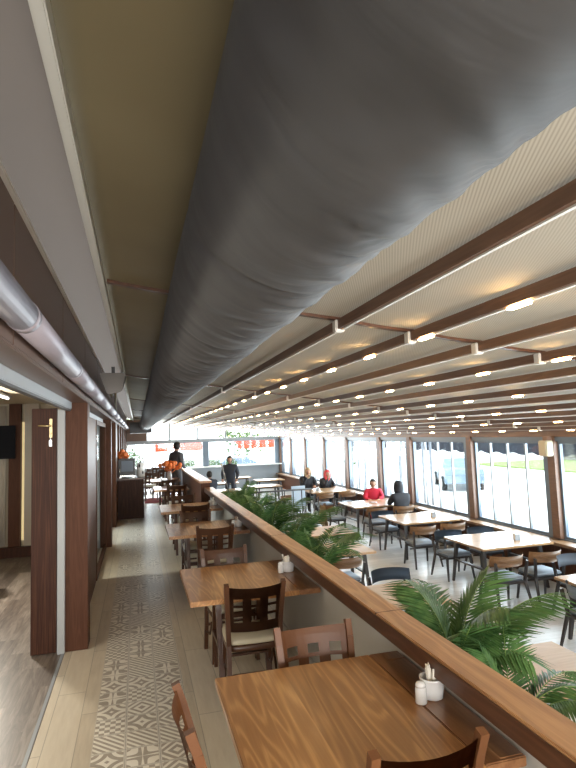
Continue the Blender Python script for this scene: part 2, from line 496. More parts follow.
# open wooden door leaf seen edge-on against the first post
d = struct(B('door_1', (-.955, -.735, 5.61, 5.66, 0.01, 2.26), M['jamb'], bev=.003))
bm = bmesh.new(); box(bm, -.80, -.775, 5.600, 5.612, 1.98, 2.16, .003); link('door_plate', bm, M['brass'], d)
bm = bmesh.new(); tube(bm, [(-.787, 5.605, 2.09), (-.787, 5.55, 2.09), (-.81, 5.545, 2.092), (-.89, 5.545, 2.095)], .009)
h = link('door_handle', bm, M['brass'], d, True)
bm = bmesh.new(); tube(bm, [(-.787, 5.597, 2.03), (-.787, 5.59, 2.0), (-.787, 5.59, 1.92)], .004); box(bm, -.80, -.775, 5.587, 5.593, 1.90, 1.96); link('key', bm, M['chrome'], d)

# partition between the two levels
struct(B('wall_partition', (1.375, 1.425, BK, 15.5, LOW, .86), M['wallwhite']))
rl = struct(B('trim_20', (1.27, 1.43, BK, 10.9, .86, .935), M['rail'], bev=.005))
for yy in (.3, 2.9, 5.4, 8.2):                                   # butt joints of the handrail
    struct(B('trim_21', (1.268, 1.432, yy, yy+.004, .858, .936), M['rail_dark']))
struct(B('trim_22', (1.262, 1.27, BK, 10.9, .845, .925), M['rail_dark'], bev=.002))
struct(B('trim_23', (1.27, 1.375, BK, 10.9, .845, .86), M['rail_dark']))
struct(B('baseboard_partition', (1.36, 1.375, BK, 15.5, 0, .09), M['wallwhite']))
struct(B('wall_partition', (1.20, 1.38, 10.91, 15.5, 0, 1.02), M['post']))
struct(B('trim_24', (1.17, 1.41, 10.90, 15.52, 1.02, 1.06), M['rail'], bev=.004))

# window wall
PY = [3.2, 5.65, 8.1, 10.55, 13.3, 15.2, 17.9, 20.3, 22.8, 25.1, 27.0]
ZS, ZH = -.02, 1.64
struct(B('wall_right', (6.86, RW+.2, BK, FAR, LOW, ZS-.07), M['post']))
struct(B('trim_30', (6.74, RW+.02, BK, FAR, ZS-.07, ZS-.02), M['oak'], bev=.004))
struct(B('wall_right', (RW-.02, RW+.2, BK, FAR, ZH, 1.72), M['steelblue']))
struct(B('wall_right', (RW, RW+.2, BK, FAR, ZS-.07, ZS), M['steelblue']))
struct(B('wall_right', (RW-.05, RW+.2, BK, FAR, 1.72, 2.02), M['beam']))
struct(B('wall_right', (RW, RW+.2, BK, 3.2, ZS, ZH), M['wallwhite']))
wn = 1
for a, b in zip(PY, PY[1:]):
    struct(B('trim_31', (RW-.06, RW+.12, a-.17, a, ZS, ZH+.1), M['beam'], bev=.004))          # brown post
    struct(B('trim_32', (RW-.02, RW+.22, a, a+.15, ZS, ZH), M['steelblue'], bev=.004))         # blue steel reveal
    w_ = glaze('window_%d' % wn, RW+.03, RW+.09, a+.15, b-.17, ZS, ZH, fw=.045); wn += 1
    n_ = 4
    for i in range(1, n_):
        yy = a+.15+(b-a-.32)*i/n_
        B('mullion', (RW+.035, RW+.085, yy-.018, yy+.018, ZS+.045, ZH-.045), M['steelgrey'], w_)
struct(B('trim_31', (RW-.06, RW+.12, 26.83, FAR, ZS, 2.0), M['beam']))

# far glazed wall
struct(B('wall_far', (-.66, 1.42, FAR, FAR+.2, -.1, .50), M['steelgrey']))
struct(B('wall_far', (1.42, RW+.2, FAR, FAR+.2, LOW, .45), M['steelgrey']))
struct(B('trim_42', (1.42, RW, FAR-.3, FAR, .40, .45), M['trimwhite']))
struct(B('wall_far', (-.66, RW+.2, FAR-.05, FAR+.15, 1.66, 1.80), M['steelgrey']))
for x0, x1 in ((.29, .33), (3.12, 3.36), (6.75, 7.0)): struct(B('trim_40', (x0, x1, FAR-.04, FAR+.14, .45, 1.66), M['steelblue']))
seg = [(-.6, .28), (.36, 3.12), (3.36, 6.75)]
for (x0, x1), cnt in zip(seg, (1, 3, 4)):
    w_ = glaze('window_%d' % wn, x0, x1, FAR+.02, FAR+.06, .45, 1.66, 'x', .035, M['steelgrey']); wn += 1
    for i in range(1, cnt):
        xx = x0+(x1-x0)*i/cnt; B('mullion', (xx-.012, xx+.012, FAR+.025, FAR+.055, .485, 1.625), M['steelgrey'], w_)
xs = [.42, 1.52, 2.87, 4.22, 5.57, RW]
for a, b in zip(xs, xs[1:]):
    zt = ceil_z(b)+.12; zt = max(zt, 1.9)
    bm = bmesh.new(); zl = ceil_z(a)+.16; zr = ceil_z(b)+.16
    vs = [bm.verts.new(p) for p in ((a+.03, FAR+.04, 1.8), (b-.03, FAR+.04, 1.8), (b-.03, FAR+.04, zr), (a+.03, FAR+.04, zl))]
    f = bm.faces.new(vs); bmesh.ops.solidify(bm, geom=[f], thickness=.008)
    struct(link('window_%d' % wn, bm, M['glass'])); wn += 1
    struct(B('trim_41', (a-.045, a+.045, FAR-.02, FAR+.1, 1.8, zl), M['steelgrey']))

# ================================================================ OUTSIDE
struct(B('floor', (-30, 60, -20, 70, LOW-.35, LOW-.15), M['paving']))
o = tag(B('lawn_strip', (24.0, 30.99, 5.0, 36, LOW-.15, LOW-.05), M['grass']), 'bright grass verge beyond the large right-hand windows', 'grass'); o['kind'] = 'stuff'
def blob_bush(name, loc, r, n, mat, label, cat, leaf=.16, zs=1., group=None):
    bm = bmesh.new()
    for i in range(n):
        t = random.random()*2*PI; u = random.random()*2-1; q = (random.random()**.4)*r
        c = Vector((math.cos(t)*math.sqrt(1-u*u)*q, math.sin(t)*math.sqrt(1-u*u)*q, (u*q)*zs))
        a = Vector((random.uniform(-1, 1), random.uniform(-1, 1), random.uniform(-1, 1))).normalized()*leaf*random.uniform(.6, 1.2)
        b = a.orthogonal().normalized()*leaf*.35
        vs = [bm.verts.new(c-a), bm.verts.new(c+b), bm.verts.new(c+a), bm.verts.new(c-b)]
        bm.faces.new(vs)
    tube(bm, [(0, 0, min(-r*zs-.1, -loc[2]+LOW-.15) if r > 1.5 else -r*zs-.1), (0, 0, 0)], .05, 6)
    o = link(name, bm, mat); o.location = loc
    return tag(o, label, cat, group)
bm = bmesh.new(); box(bm, 31.0, 31.6, 2.0, 36, LOW-.15, .35)
struct(link('wall_garden', bm, M['stone']))
# awning outside the side windows
bm = bmesh.new(); N = 150
top = []; low = []
for i in range(N+1):
    y = 2+(FAR-5)*i/N; sc = .06*abs(math.sin(y*PI/.62))
    top.append((bm.verts.new((7.35, y, 1.72)), bm.verts.new((8.6, y, 1.62)), bm.verts.new((8.62, y, 1.32-sc*1.3))))
for a, b in zip(top, top[1:]):
    bm.faces.new([a[0], a[1], b[1], b[0]]); bm.faces.new([a[1], a[2], b[2], b[1]])
o = link('awning', bm, M['awning']); o.modifiers.new('t', 'SOLIDIFY').thickness = .01
tag(o, 'dark slate awning with scalloped hem outside the side windows', 'awning')
# white vertical poles / slats outside the windows further on
k = 0
for a, b in zip(PY[4:], PY[5:]):
    for i in range(4):
        yy = a+.32+(b-a-.6)*i/3+.1
        tag(B('blind_slat', (7.9, 7.93, yy, yy+.10, LOW-.1, 1.55), M['blind']), 'white vertical slat outside the far side windows, %s from the near end' % nth(1+k), 'blind', 'white vertical slats outside the side windows'); k += 1

def car(loc, rz, paint, label):
    t = thing('car', label, 'car', loc, rz)
    prof = [(-2.1, .35), (-2.15, .75), (-1.95, .95), (-1.5, 1.02), (-1.0, 1.42), (.35, 1.46), (1.05, 1.05), (1.9, .92), (2.15, .7), (2.12, .35)]
    bm = bmesh.new(); L = []
    for s, w in ((-1, .84), (1, .84)):
        L.append([bm.verts.new((x, s*(w if z < 1.1 else .68), z)) for x, z in prof])
    n = len(prof)
    for i in range(n): bm.faces.new([L[0][i], L[0][(i+1) % n], L[1][(i+1) % n], L[1][i]])
    bm.faces.new(L[0][::-1]); bm.faces.new(L[1])
    link('body', bm, paint, t)
    for s in (-1, 1):
        bm = bmesh.new()
        vs = [bm.verts.new(p) for p in ((-1.35, s*.80, 1.06), (-.95, s*.70, 1.36), (.3, s*.70, 1.40), (.85, s*.80, 1.08))]
        f = bm.faces.new(vs); bmesh.ops.solidify(bm, geom=[f], thickness=.04); link('side_window', bm, M['black'], t)
        for x in (-1.35, 1.35):
            bm = bmesh.new(); tube(bm, [(x, s*.70, .33), (x, s*.90, .33)], .33, 20); wq = link('wheel', bm, M['tyre'], t)
            bm = bmesh.new(); tube(bm, [(x, s*.895, .33), (x, s*.91, .33)], .19, 16); link('hub_cap', bm, M['chrome'], wq)
    for s in (-1, 1):
        bm = bmesh.new(); box(bm, 2.06, 2.17, s*.6-.15, s*.6+.15, .66, .8, .02); link('headlight', bm, M['ceramic'], t)
    return t
car((14.7, 23.2, LOW-.15), math.radians(66), M['carblue'], 'blue-grey car parked outside beyond the tall side windows')

# orange canopy, plants beyond the far glass
for n, (x0, x1, lab) in enumerate(((.8, 3.0, 'orange canopy outside the far glazing, the one above the standing man'), (4.6, 6.9, 'orange canopy outside the far right corner of the glazing'))):
    t = thing('canopy', lab, 'canopy', (0, 0, 0))
    bm = bmesh.new(); vs = [bm.verts.new(p) for p in ((x0*1.15, 31, 1.62), (x1*1.15, 31, 1.62), (x1*1.15, 29.6, 1.40), (x0*1.15, 29.6, 1.40))]
    f = bm.faces.new(vs); bmesh.ops.solidify(bm, geom=[f], thickness=.02); link('cloth', bm, M['orangecloth'], t)
    bm = bmesh.new(); box(bm, x0*1.15, x1*1.15, 29.58, 29.6, 1.18, 1.40); link('valance', bm, M['orangecloth'], t)
    for xx in (x0*1.15+.05, x1*1.15-.05):
        bm = bmesh.new(); tube(bm, [(xx, 30.9, LOW-.15), (xx, 30.9, 1.62)], .03); link('pole', bm, M['steelgrey'], t)
for n, (x, y, z, r, lab) in enumerate(((-.25, 28.4, 1.0, .55, 'green leafy shrub behind the far glass beside the counter'), (2.6, 29, .35, .42, 'low yellow-green bush outside, below the first orange canopy'),
        (3.9, 29, .35, .42, 'low yellow-green bush outside, right of the wide grey far post'), (4.8, 29, .3, .38, 'low yellow-green bush outside behind the walking man'))):
    blob_bush('shrub', (x, y, z), r, 500, M['bush'], lab, 'shrub', .07)
    if n: tag(B('planter_box', (x-.45, x+.45, 28.75, 29.25, LOW-.15, z-r+.12), M['stone']), ['', 'grey stone planter under the first orange canopy', 'grey stone planter outside the wide grey far post', 'grey stone planter outside behind the walking man'][n], 'planter')
    else: tag(B('planter_box', (x-.3, x+.3, 28.1, 28.7, LOW-.15, z-r-.05), M['stone']), 'grey stone planter outside beyond the counter', 'planter')
for n, (x, y, z, r) in enumerate(((17, 42, 2.2, 3.0), (9, 46, 2.6, 2.6), (-2, 44, 3.0, 2.2), (36, 32, 2.4, 3.2))):
    blob_bush('tree', (x, y, z), r, 900, M['bush'], ['pale tree far outside beyond the side windows', 'pale tree far outside behind the blue car', 'pale tree far outside seen through the far left glass', 'round pale tree across the road beyond the side windows'][n], 'tree', .25)
    bm = bmesh.new()
# parked blue car seen past the far glazing
car((6.0, 33.5, LOW-.15), math.radians(8), M['carblue'], 'blue car parked outside beyond the far glazing')

# ================================================================ ROOF DETAILS
ORD = ['first', 'second', 'third', 'fourth', 'fifth', 'sixth', 'seventh', 'eighth', 'ninth', 'tenth', 'eleventh', 'twelfth']
for i, bx in enumerate(BEAMS):
    zb = ceil_z(bx)
    t = thing('ceiling_beam', '%s brown roof beam counted from the big grey duct' % ORD[i], 'beam', (bx, 0, zb), group='brown beams under the fabric roof')
    B('beam_body', (-.026, .004, BK, FAR, .004, .062), M['beam'], t)
    B('pale_edge', (-.006, .009, BK, FAR, -.003, .004), M['beamwhite'], t)
    for s in SEAMS:
        if s < 0 or s > FAR: continue
        B('bracket', (-.040, .020, s-.03, s+.03, -.012, .062), M['beamwhite'], t, bev=.006)
# dark tracks along the seams
for k, s in enumerate(SEAMS):
    if s < 0 or s > FAR: continue
    bm = bmesh.new(); xs = [-.15]+[.40]+[b for b in BEAMS]+[RW]
    pts = []
    x = -.15
    while x < RW:
        lo = max([b for b in [.40]+BEAMS if b <= x], default=-.15); hi = min([b for b in [.40]+BEAMS if b > x], default=RW)
        tt = (x-lo)/(hi-lo); pts.append((x, s, ceil_z(x)+.060-.022*4*tt*(1-tt)*.35)); x += .06
    for a, b in zip(pts, pts[1:]):
        vs = [bm.verts.new((p[0], p[1]+dy, p[2]+dz)) for p in (a, b) for dy, dz in ((-.02, 0), (.02, 0), (.02, .02), (-.02, .02))]
        for q in ((0, 1, 5, 4), (1, 2, 6, 5), (2, 3, 7, 6), (3, 0, 4, 7)): bm.faces.new([vs[j] for j in q])
    bmesh.ops.remove_doubles(bm, verts=bm.verts, dist=.0005)
    struct(link('trim_%d' % (50+k), bm, M['rail_dark']))

# LED lamps under every second beam
bm = bmesh.new(); box(bm, -.017, .017, -.068, .068, -.012, -.0005, .003)
lamp0 = link('ceiling_lamp', bm, M['lamp'])
WH = {1: 'second', 3: 'fourth', 5: 'sixth', 7: 'eighth', 9: 'tenth', 11: 'twelfth'}
def in_frame(p, m=6):
    c = _R.transposed() @ (Vector(p)-Vector((0, 0, CAMH)))
    if c.z > -.05: return False
    x, y = 288+c.x/-c.z*_f, 384-c.y/-c.z*_f
    return -m < x < 576+m and -m < y < 768+m
first = True
for i in WH:
    cnt = 0
    for k in range(0, 30):
        y = 2.06+.83*k
        if y > 26.6 or any(abs(y-s) < .15 for s in SEAMS): continue
        if not in_frame((BEAMS[i], y, ceil_z(BEAMS[i]))): continue
        cnt += 1
        o = lamp0 if first else lamp0.copy()
        if not first: S.collection.objects.link(o)
        first = False
        o.location = (BEAMS[i]-.010, y, ceil_z(BEAMS[i])-.0025)
        tag(o, 'small warm lamp under the %s roof beam from the duct, %s from the near end' % (WH[i], nth(cnt)), 'ceiling lamp', 'warm lamps under the roof beams')

# fabric duct
bm = bmesh.new(); NS = 56; rings = []
cx, cz, R0 = .384, CAMH+.590, .246
y = BK+.3; ys = []
while y < 24.0: ys.append(y); y += .010 if y < 4 else (.025 if y < 8 else .08)
def fold(y, a):
    # hanging folds on the underside; a = angle from straight down, positive towards the windows
    g = 0.
    for yc, amp, sp, tilt, a0, wd in FOLDS:
        d = y-yc-tilt*(a-a0)-.10*(a-a0)**2
        if abs(d) < sp*3: g += amp*math.exp(-(d/sp)**2)*math.exp(-((a-a0)/wd)**2)
    return g
random.seed(11)
FOLDS = []
yy = -.5
while yy < 24:
    near = yy < 6
    FOLDS.append((yy, -random.uniform(.004, .011), random.uniform(.012, .030) if near else .04, random.uniform(.05, .35), random.uniform(.0, .75), random.uniform(.2, .5)))
    if random.random() < .6: FOLDS.append((yy+.03, random.uniform(.003, .008), .02, random.uniform(.05, .35), random.uniform(.0, .75), random.uniform(.2, .5)))
    if near and random.random() < .5: FOLDS.append((yy, -.004, .05, random.uniform(-.3, .1), random.uniform(-.9, -.2), .5))
    yy += random.uniform(.03, .085) if near else random.uniform(.12, .3)
for yc in (1.32, 2.25, 3.7, 5.2, 6.8, 8.6, 10.4, 12.2, 14., 16.4, 19., 21.5): FOLDS.append((yc, -.008, .022, .10, .2, 2.0))
for y in ys:
    ring = []
    for k in range(NS):
        a = 2*PI*k/NS
        r = R0+fold(y, (a if a < PI else a-2*PI))+.002*math.sin(y*2.1+a*2)
        ring.append(bm.verts.new((cx+math.sin(a)*r, y, cz-math.cos(a)*r)))
    rings.append(ring)
for a, b in zip(rings, rings[1:]):
    for k in range(NS): bm.faces.new([a[k], a[(k+1) % NS], b[(k+1) % NS], b[k]])
bm.faces.new(rings[0]); bm.faces.new(rings[-1])
dt = thing('air_duct', 'huge dark grey cloth air duct hanging under the roof beside the aisle', 'air duct', (0, 0, 0))
link('cloth_sleeve', bm, M['duct'], dt, True)
for yc in (-.5, 6.0, 11.2, 16.4, 21.5):
    bm = bmesh.new(); tube(bm, [(cx, yc, cz+R0-.01), (cx, yc, ceil_z(cx)+.075)], .006); link('hanger', bm, M['darkgrey'], dt)
bm = bmesh.new(); tube(bm, [(cx, 23.9, cz), (cx, 24.25, cz)], R0+.03, 40); link('end_ring', bm, M['steelgrey'], dt, False)
tag(B('duct_unit', (-.30, .62, 24.26, 25.4, 2.15, 2.62), M['darkgrey'], bev=.02), 'dark grey ventilation box at the far end of the cloth duct', 'ventilation box')

# silver pipe along the left wall, in lengths with sleeves
pp = thing('wall_pipe', 'satin silver-mauve pipe running along the left wall above the openings', 'pipe', (0, 0, 0))
px_, pz_ = LW+.062, 2.41
M['pipe'] = newmat('satin_pipe', (.34, .30, .33), .48, .25)
prev = BK
for j, b in enumerate((2.15, 3.75, 4.95, 6.2, 8., 10., 12., 14.5, 17., 20., 23., 26.)):
    bm = bmesh.new(); tube(bm, [(px_, prev+.004, pz_), (px_, b-.004, pz_)], .058, 24); link('pipe_length', bm, M['pipe'], pp, True)
    bm = bmesh.new(); tube(bm, [(px_, b-.03, pz_), (px_, b+.03, pz_)], .0605, 24); link('pipe_sleeve', bm, M['pipe'], pp, True)
    prev = b
# glossy brown valance below the pipe
struct(B('trim_60', (-.60, LW+.004, BK, 26.2, 2.31, 2.3255), M['panel'], bev=.004))

# pale wedge box near the ceiling
t = thing('ceiling_speaker', 'pale wedge-shaped box hanging high where left wall meets ceiling', 'speaker', (-.27, 6.9, 2.60))
bm = bmesh.new()
vs = [bm.verts.new(p) for p in ((-.15, -.16, .13), (.15, -.16, .13), (.10, -.16, -.10), (-.06, -.16, -.13), (-.15, .2, .13), (.15, .2, .13), (.12, .2, .0), (-.08, .2, -.02))]
for q in ((0, 3, 2, 1), (4, 5, 6, 7), (0, 1, 5, 4), (1, 2, 6, 5), (2, 3, 7, 6), (3, 0, 4, 7)): bm.faces.new([vs[j] for j in q])
bmesh.ops.bevel(bm, geom=list(bm.edges), offset=.012, segments=2, affect='EDGES')
link('cabinet', bm, M['mauve'], t)
bm = bmesh.new(); box(bm, -.02, .02, -.02, .02, .13, .22); link('mount', bm, M['darkgrey'], t)
bm = bmesh.new()
random.seed(3)
tube(bm, [(-.40, 7.6, 2.75), (-.34, 8.0, 2.55), (-.30, 8.6, 2.7), (-.33, 9.2, 2.5), (-.36, 10., 2.62), (-.38, 11., 2.5)], .016)
tag(link('cable_bundle', bm, M['speaker'], smooth=True), 'loose pale cable bundle sagging along the upper left wall', 'cable')

# cream loudspeaker on the window post
t = thing('wall_speaker', 'cream wall loudspeaker on the brown window post at the right', 'speaker', (6.86, 8.0, 1.56))
bm = bmesh.new(); box(bm, -.09, .06, -.10, .10, -.17, .10, .015); link('cabinet', bm, M['speaker'], t)
bm = bmesh.new(); box(bm, -.097, -.09, -.085, .085, -.155, .085, .003); link('grille', bm, M['speaker'], t)
bm = bmesh.new(); box(bm, -.03, .08, -.05, .05, .10, .17); link('bracket', bm, M['beam'], t)

# ================================================================ MAIN LEVEL FURNITURE
def four_leg_table(name, label, x0, x1, y0, y1, z, leaf, group, th=.038):
    cx_, cy_ = (x0+x1)/2, (y0+y1)/2
    t = thing(name, label, 'table', (cx_, cy_, 0), group=group)
    w, d_ = (x1-x0)/2, (y1-y0)/2
    B('tabletop', (-w, w-leaf, -d_, d_, z-th, z), M['table'], t, bev=.004)
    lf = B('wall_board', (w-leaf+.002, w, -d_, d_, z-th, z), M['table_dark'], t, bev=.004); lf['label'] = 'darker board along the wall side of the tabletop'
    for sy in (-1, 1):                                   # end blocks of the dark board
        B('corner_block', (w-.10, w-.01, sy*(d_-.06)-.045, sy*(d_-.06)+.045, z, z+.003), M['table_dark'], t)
    B('steel_plate', (-w+.16, w-.30, -d_+.22, d_-.22, z-th-.02, z-th), M['steelgrey'], t)
    for sx in (-w+.26, w-.36):
        for sy in (-1, 1):
            bm = bmesh.new(); bar(bm, (sx, sy*.05, z-th-.02), (sx, sy*.24, 0), .05, .05, .036, .036); link('leg', bm, M['chair'], t)
    bm = bmesh.new(); bar(bm, (-w+.26, 0, .30), (w-.36, 0, .30), .03, .045)
    for sx in (-w+.26, w-.36): bar(bm, (sx, -.15, .30), (sx, .15, .30), .03, .045)
    link('stretcher', bm, M['chair'], t)
    return t
TB = 'square wooden tables along the partition'
TX0, TX1 = .36, 1.355
four_leg_table('dining_table', 'nearest orange-brown pine table against the partition, filling the foreground', TX0, TX1, 1.80, 2.83, .75, .17, TB)
four_leg_table('dining_table', 'pine table against the partition with a cream-seated chair tucked at its near side', TX0, TX1, 4.12, 5.16, .75, .17, TB)
four_leg_table('dining_table', 'third pine table from the front along the partition', TX0, TX1, 6.86, 7.86, .75, .17, TB)
four_leg_table('dining_table', 'fourth pine table from the front along the partition', TX0, TX1, 9.10, 10.1, .75, .17, TB)
four_leg_table('dining_table', 'pale-looking table in the aisle row just before the orange flowers', .37, 1.15, 12.9, 13.9, .75, .12, TB)
four_leg_table('dining_table', 'farthest table of the aisle row, bearing the orange flowers', .35, 1.15, 15.5, 16.5, .75, .12, TB)

def cafe_chair(label, wood_m, seat_m, loc, rz):
    """seat looks along +Y, back at -Y"""
    t = thing('cafe_chair', label, 'chair', loc, rz)
    # seat cushion: rounded square
    def squircle(bm, w, d, z0, z1, mat_round=.06, dome=.012, n=36):
        rs = []
        for zz, s in ((z0, .97), (z0+.006, 1.), (z1-.012, 1.), (z1, .93), (z1+dome, .5)):
            ring = []
            for k in range(n):
                a = 2*PI*k/n; c_, s_ = math.cos(a), math.sin(a); e = .42
                ring.append(bm.verts.new((w*s*math.copysign(abs(c_)**e, c_), d*s*math.copysign(abs(s_)**e, s_)*(1), zz)))
            rs.append(ring)
        for a, b in zip(rs, rs[1:]):
            for k in range(n): bm.faces.new([a[k], a[(k+1) % n], b[(k+1) % n], b[k]])
        bm.faces.new(rs[0][::-1]); bm.faces.new(rs[-1])
    bm = bmesh.new(); squircle(bm, .205, .20, .425, .465); sc_ = link('seat', bm, seat_m, t, True)
    bm = bmesh.new(); squircle(bm, .20, .195, .375, .424, dome=0.); link('seat_frame', bm, wood_m, t, True)
    # rear posts rise to the back
    for s in (-1, 1):
        bm = bmesh.new()
        P = [(s*.195, -.235, 0), (s*.19, -.205, .22), (s*.188, -.195, .43), (s*.195, -.215, .62), (s*.205, -.265, .80), (s*.208, -.295, .885)]
        for a, b in zip(P, P[1:]): bar(bm, a, b, .034, .036, side=(0, 1, 0))
        link('rear_leg', bm, wood_m, t)
        bm = bmesh.new(); bar(bm, (s*.175, .165, .40), (s*.185, .195, 0), .036, .036, .027, .027, side=(0, 1, 0)); link('front_leg', bm, wood_m, t)
        bm = bmesh.new(); tube(bm, [(s*.178, .172, .16), (s*.178, .10, .17), (s*.178, .0, .30), (s*.178, -.10, .17), (s*.19, -.20, .16)], .010, 6); link('side_brace', bm, wood_m, t, True)
    bm = bmesh.new(); bar(bm, (-.18, .18, .22), (.18, .18, .22), .018, .03); link('stretcher', bm, wood_m, t)
    bm = bmesh.new(); bar(bm, (-.18, -.21, .22), (.18, -.21, .22), .018, .03); link('stretcher', bm, wood_m, t)
    # curved backrest with nine openings
    xs_ = [-.188, -.145, -.12, -.093, -.06, -.035, 0, .035, .06, .093, .12, .145, .188]
    hole_c = {(1, 2), (2, 3), (5, 6), (6, 7), (9, 10), (10, 11)}
    xs_ = [-.19, -.15, -.118, -.086, -.05, -.018, .018, .05, .086, .118, .15, .19]
    hc = {1, 2, 5, 8, 9}
    xs_ = [-.19, -.15, -.12, -.09, -.045, -.03, .0, .03, .045, .09, .12, .15, .19]
    hc = {1, 2, 5, 6, 9, 10}
    zs_ = [.53, .60, .645, .665, .71, .73, .775, .82, .865]
    hr = {1, 3, 5}
    bm = bmesh.new(); G = []
    for zz in zs_:
        row = []
        for xx in xs_:
            t_ = (zz-.5)/.37
            yb = -.205-.085*t_**1.4
            yc = -.045*(1-(xx/.19)**2)
            ztop = zz-(.012*(1-(xx/.19)**2) if zz > .85 else 0)
            row.append(bm.verts.new((xx*(1+.06*t_), yb+yc*.95, ztop)))
        G.append(row)
    fs = []
    for i in range(len(zs_)-1):
        for j in range(len(xs_)-1):
            if i in hr and j in hc: continue
            fs.append(bm.faces.new([G[i][j], G[i][j+1], G[i+1][j+1], G[i+1][j]]))
    for v_ in [v for v in bm.verts if not v.link_faces]: bm.verts.remove(v_)
    bmesh.ops.solidify(bm, geom=bm.faces[:], thickness=.016)
    link('backrest', bm, wood_m, t)
    return t
bpy.context.view_layer.update()
c0 = cafe_chair('dark brown chair with cutout back and cream seat, back to viewer, at second table', M['chair'], M['cream'], (.82, 4.26, 0), math.radians(-2))
c1 = cafe_chair('glossy chestnut chair beyond the nearest table, facing the viewer', M['chair_mid'], M['cream'], (.935, 2.68, 0), PI)
for c in (c0, c1): c['group'] = 'cafe chairs along the aisle tables'
c1.location = (.935, 2.72, 0)
dup(c1, (.455, 2.33, 0), -PI/2+math.radians(3), 'glossy chestnut chair at the aisle side of the nearest table, seen side-on')
dup(c1, (.945, 2.06, 0), math.radians(1), 'glossy chestnut chair whose top rail pokes up at the very bottom edge')
dup(c0, (.80, 5.02, 0), PI+math.radians(3), 'dark brown chair on the far side of the second table, facing the viewer')
dup(c0, (.90, 6.90, 0), math.radians(-3), 'dark brown chair with cutout back at the near side of the third table')
dup(c0, (.80, 7.80, 0), PI, 'dark brown chair on the far side of the third table')
dup(c0, (.88, 9.12, 0), 0, 'dark brown chair with its back to the viewer at the fourth table')
dup(c0, (.82, 10.15, 0), PI, 'dark brown chair on the far side of the fourth table')
dup(c0, (.85, 12.9, 0), 0, 'dark brown chair at the near side of the table before the orange flowers')
dup(c0, (.80, 14.1, 0), PI, 'dark brown chair on the far side of the table before the orange flowers')
for i, (x, y, r, lab) in enumerate(((.35, 17.9, .3, 'dark chair near the far glass behind the counter'), (.75, 18.6, 2.6, 'dark chair beside the standing man near the far glass'),
      (.15, 19.8, 1.2, 'dark chair against the far left end of the aisle'), (.7, 20.9, .1, 'farthest dark chair of the aisle by the glass'), (-.15, 21.8, -1.2, 'dark chair at the far end close to the left wall'))):
    dup(c0, (x, y, 0), r, lab)

# sugar pots, salt shakers
def pot(label, loc, wares=True):
    t = thing('sachet_pot', label, 'sugar pot', loc, group='white sachet pots on the aisle tables'); t.scale = (1.28,)*3
    bm = bmesh.new(); lathe(bm, [(.030, 0), (.037, .004), (.040, .03), (.041, .062), (.043, .064), (.043, .070), (.038, .070), (.036, .02), (.0, .015)][:8], 28); link('bowl', bm, M['ceramic'], t, True)
    random.seed(int(loc[1]*100))
    for i in range(11):
        a = random.random()*2*PI; r = random.uniform(.002, .022); x, y = r*math.cos(a), r*math.sin(a)
        bm = bmesh.new(); d_ = Vector((x*1.1+random.uniform(-.008, .008), y*1.1+random.uniform(-.008, .008), .098+random.random()*.014)); bar(bm, (x*.6, y*.6, .024), d_+Vector((x*.3, y*.3, 0)), .013, .004, side=(math.cos(a), math.sin(a), 0)); link('sachet', bm, M['paper'], t)
    return t
def shaker(label, loc):
    t = thing('salt_shaker', label, 'salt shaker', loc, group='white salt shakers on the aisle tables'); t.scale = (1.22,)*3
    bm = bmesh.new(); lathe(bm, [(.019, 0), (.021, .003), (.0205, .05), (.018, .056)], 24); link('body', bm, M['ceramic'], t, True)
    bm = bmesh.new(); lathe(bm, [(.0185, .0565), (.019, .064), (.014, .072), (.004, .075)], 24); link('cap', bm, M['ceramic'], t, True)
    return t
pot('white sachet pot on the nearest pine table', (1.262, 2.30, .7505)); shaker('small white salt shaker on the nearest pine table', (1.19, 2.27, .7505))
pot('white sachet pot on the second pine table', (1.255, 4.70, .7505)); shaker('small white salt shaker on the second pine table', (1.185, 4.68, .7505))
pot('white sachet pot on the third pine table', (1.27, 7.20, .7505)); shaker('small white salt shaker on the third pine table', (1.20, 7.18, .7505))
pot('white sachet pot on the fourth pine table', (1.27, 9.55, .7505)); shaker('small white salt shaker on the fourth pine table', (1.20, 9.53, .7505))

# counter with coffee machine and things
ct = thing('service_counter', 'dark wood service counter at the end of the left wall', 'counter', (-.16, 14.6, 0))
B('carcass', (-.30, .31, -.6, .6, .0, .94), M['jamb'], ct, bev=.003)
B('worktop', (-.31, .33, -.62, .62, .94, .975), M['chair'], ct, bev=.004)
for k in range(2): B('door', (-.28+.295*k, -.01+.295*k, -.612, -.6, .06, .92), M['jamb'], ct)
cm = thing('coffee_machine', 'black box-shaped coffee machine standing on the service counter', 'coffee machine', (-.18, 14.4, .975))
B('housing', (-.27, .13, -.22, .22, .04, .47), M['black'], cm, bev=.02)
B('front_panel', (-.20, .08, -.232, -.22, .16, .42), M['steelblue'], cm, bev=.005)
B('drip_tray', (-.22, .10, -.30, -.22, .04, .07), M['chrome'], cm)
for x in (-.22, .09): B('foot', (x-.02, x+.02, -.18, .18, 0, .04), M['chrome'], cm)
bm = bmesh.new(); tube(bm, [(-.24, -.25, .26), (-.24, -.30, .2), (-.24, -.30, .10)], .012); link('steam_wand', bm, M['chrome'], cm, True)
tg = thing('tea_urn', 'black and white patterned urn beside the coffee machine', 'urn', (.08, 14.35, .975))
bm = bmesh.new(); lathe(bm, [(.08, 0), (.10, .02), (.10, .26), (.085, .33), (.04, .36)], 20); link('body', bm, M['ceramic'], tg, True)
for a in (3.6, 4.4, 5.3):
    bm = bmesh.new(); bmesh.ops.create_uvsphere(bm, u_segments=10, v_segments=6, radius=.04); o = link('dark_patch', bm, M['black'], tg); o.location = (.085*math.cos(a), .085*math.sin(a), .10+.04*a % .2); o.scale = (.6, .6, 1.3)
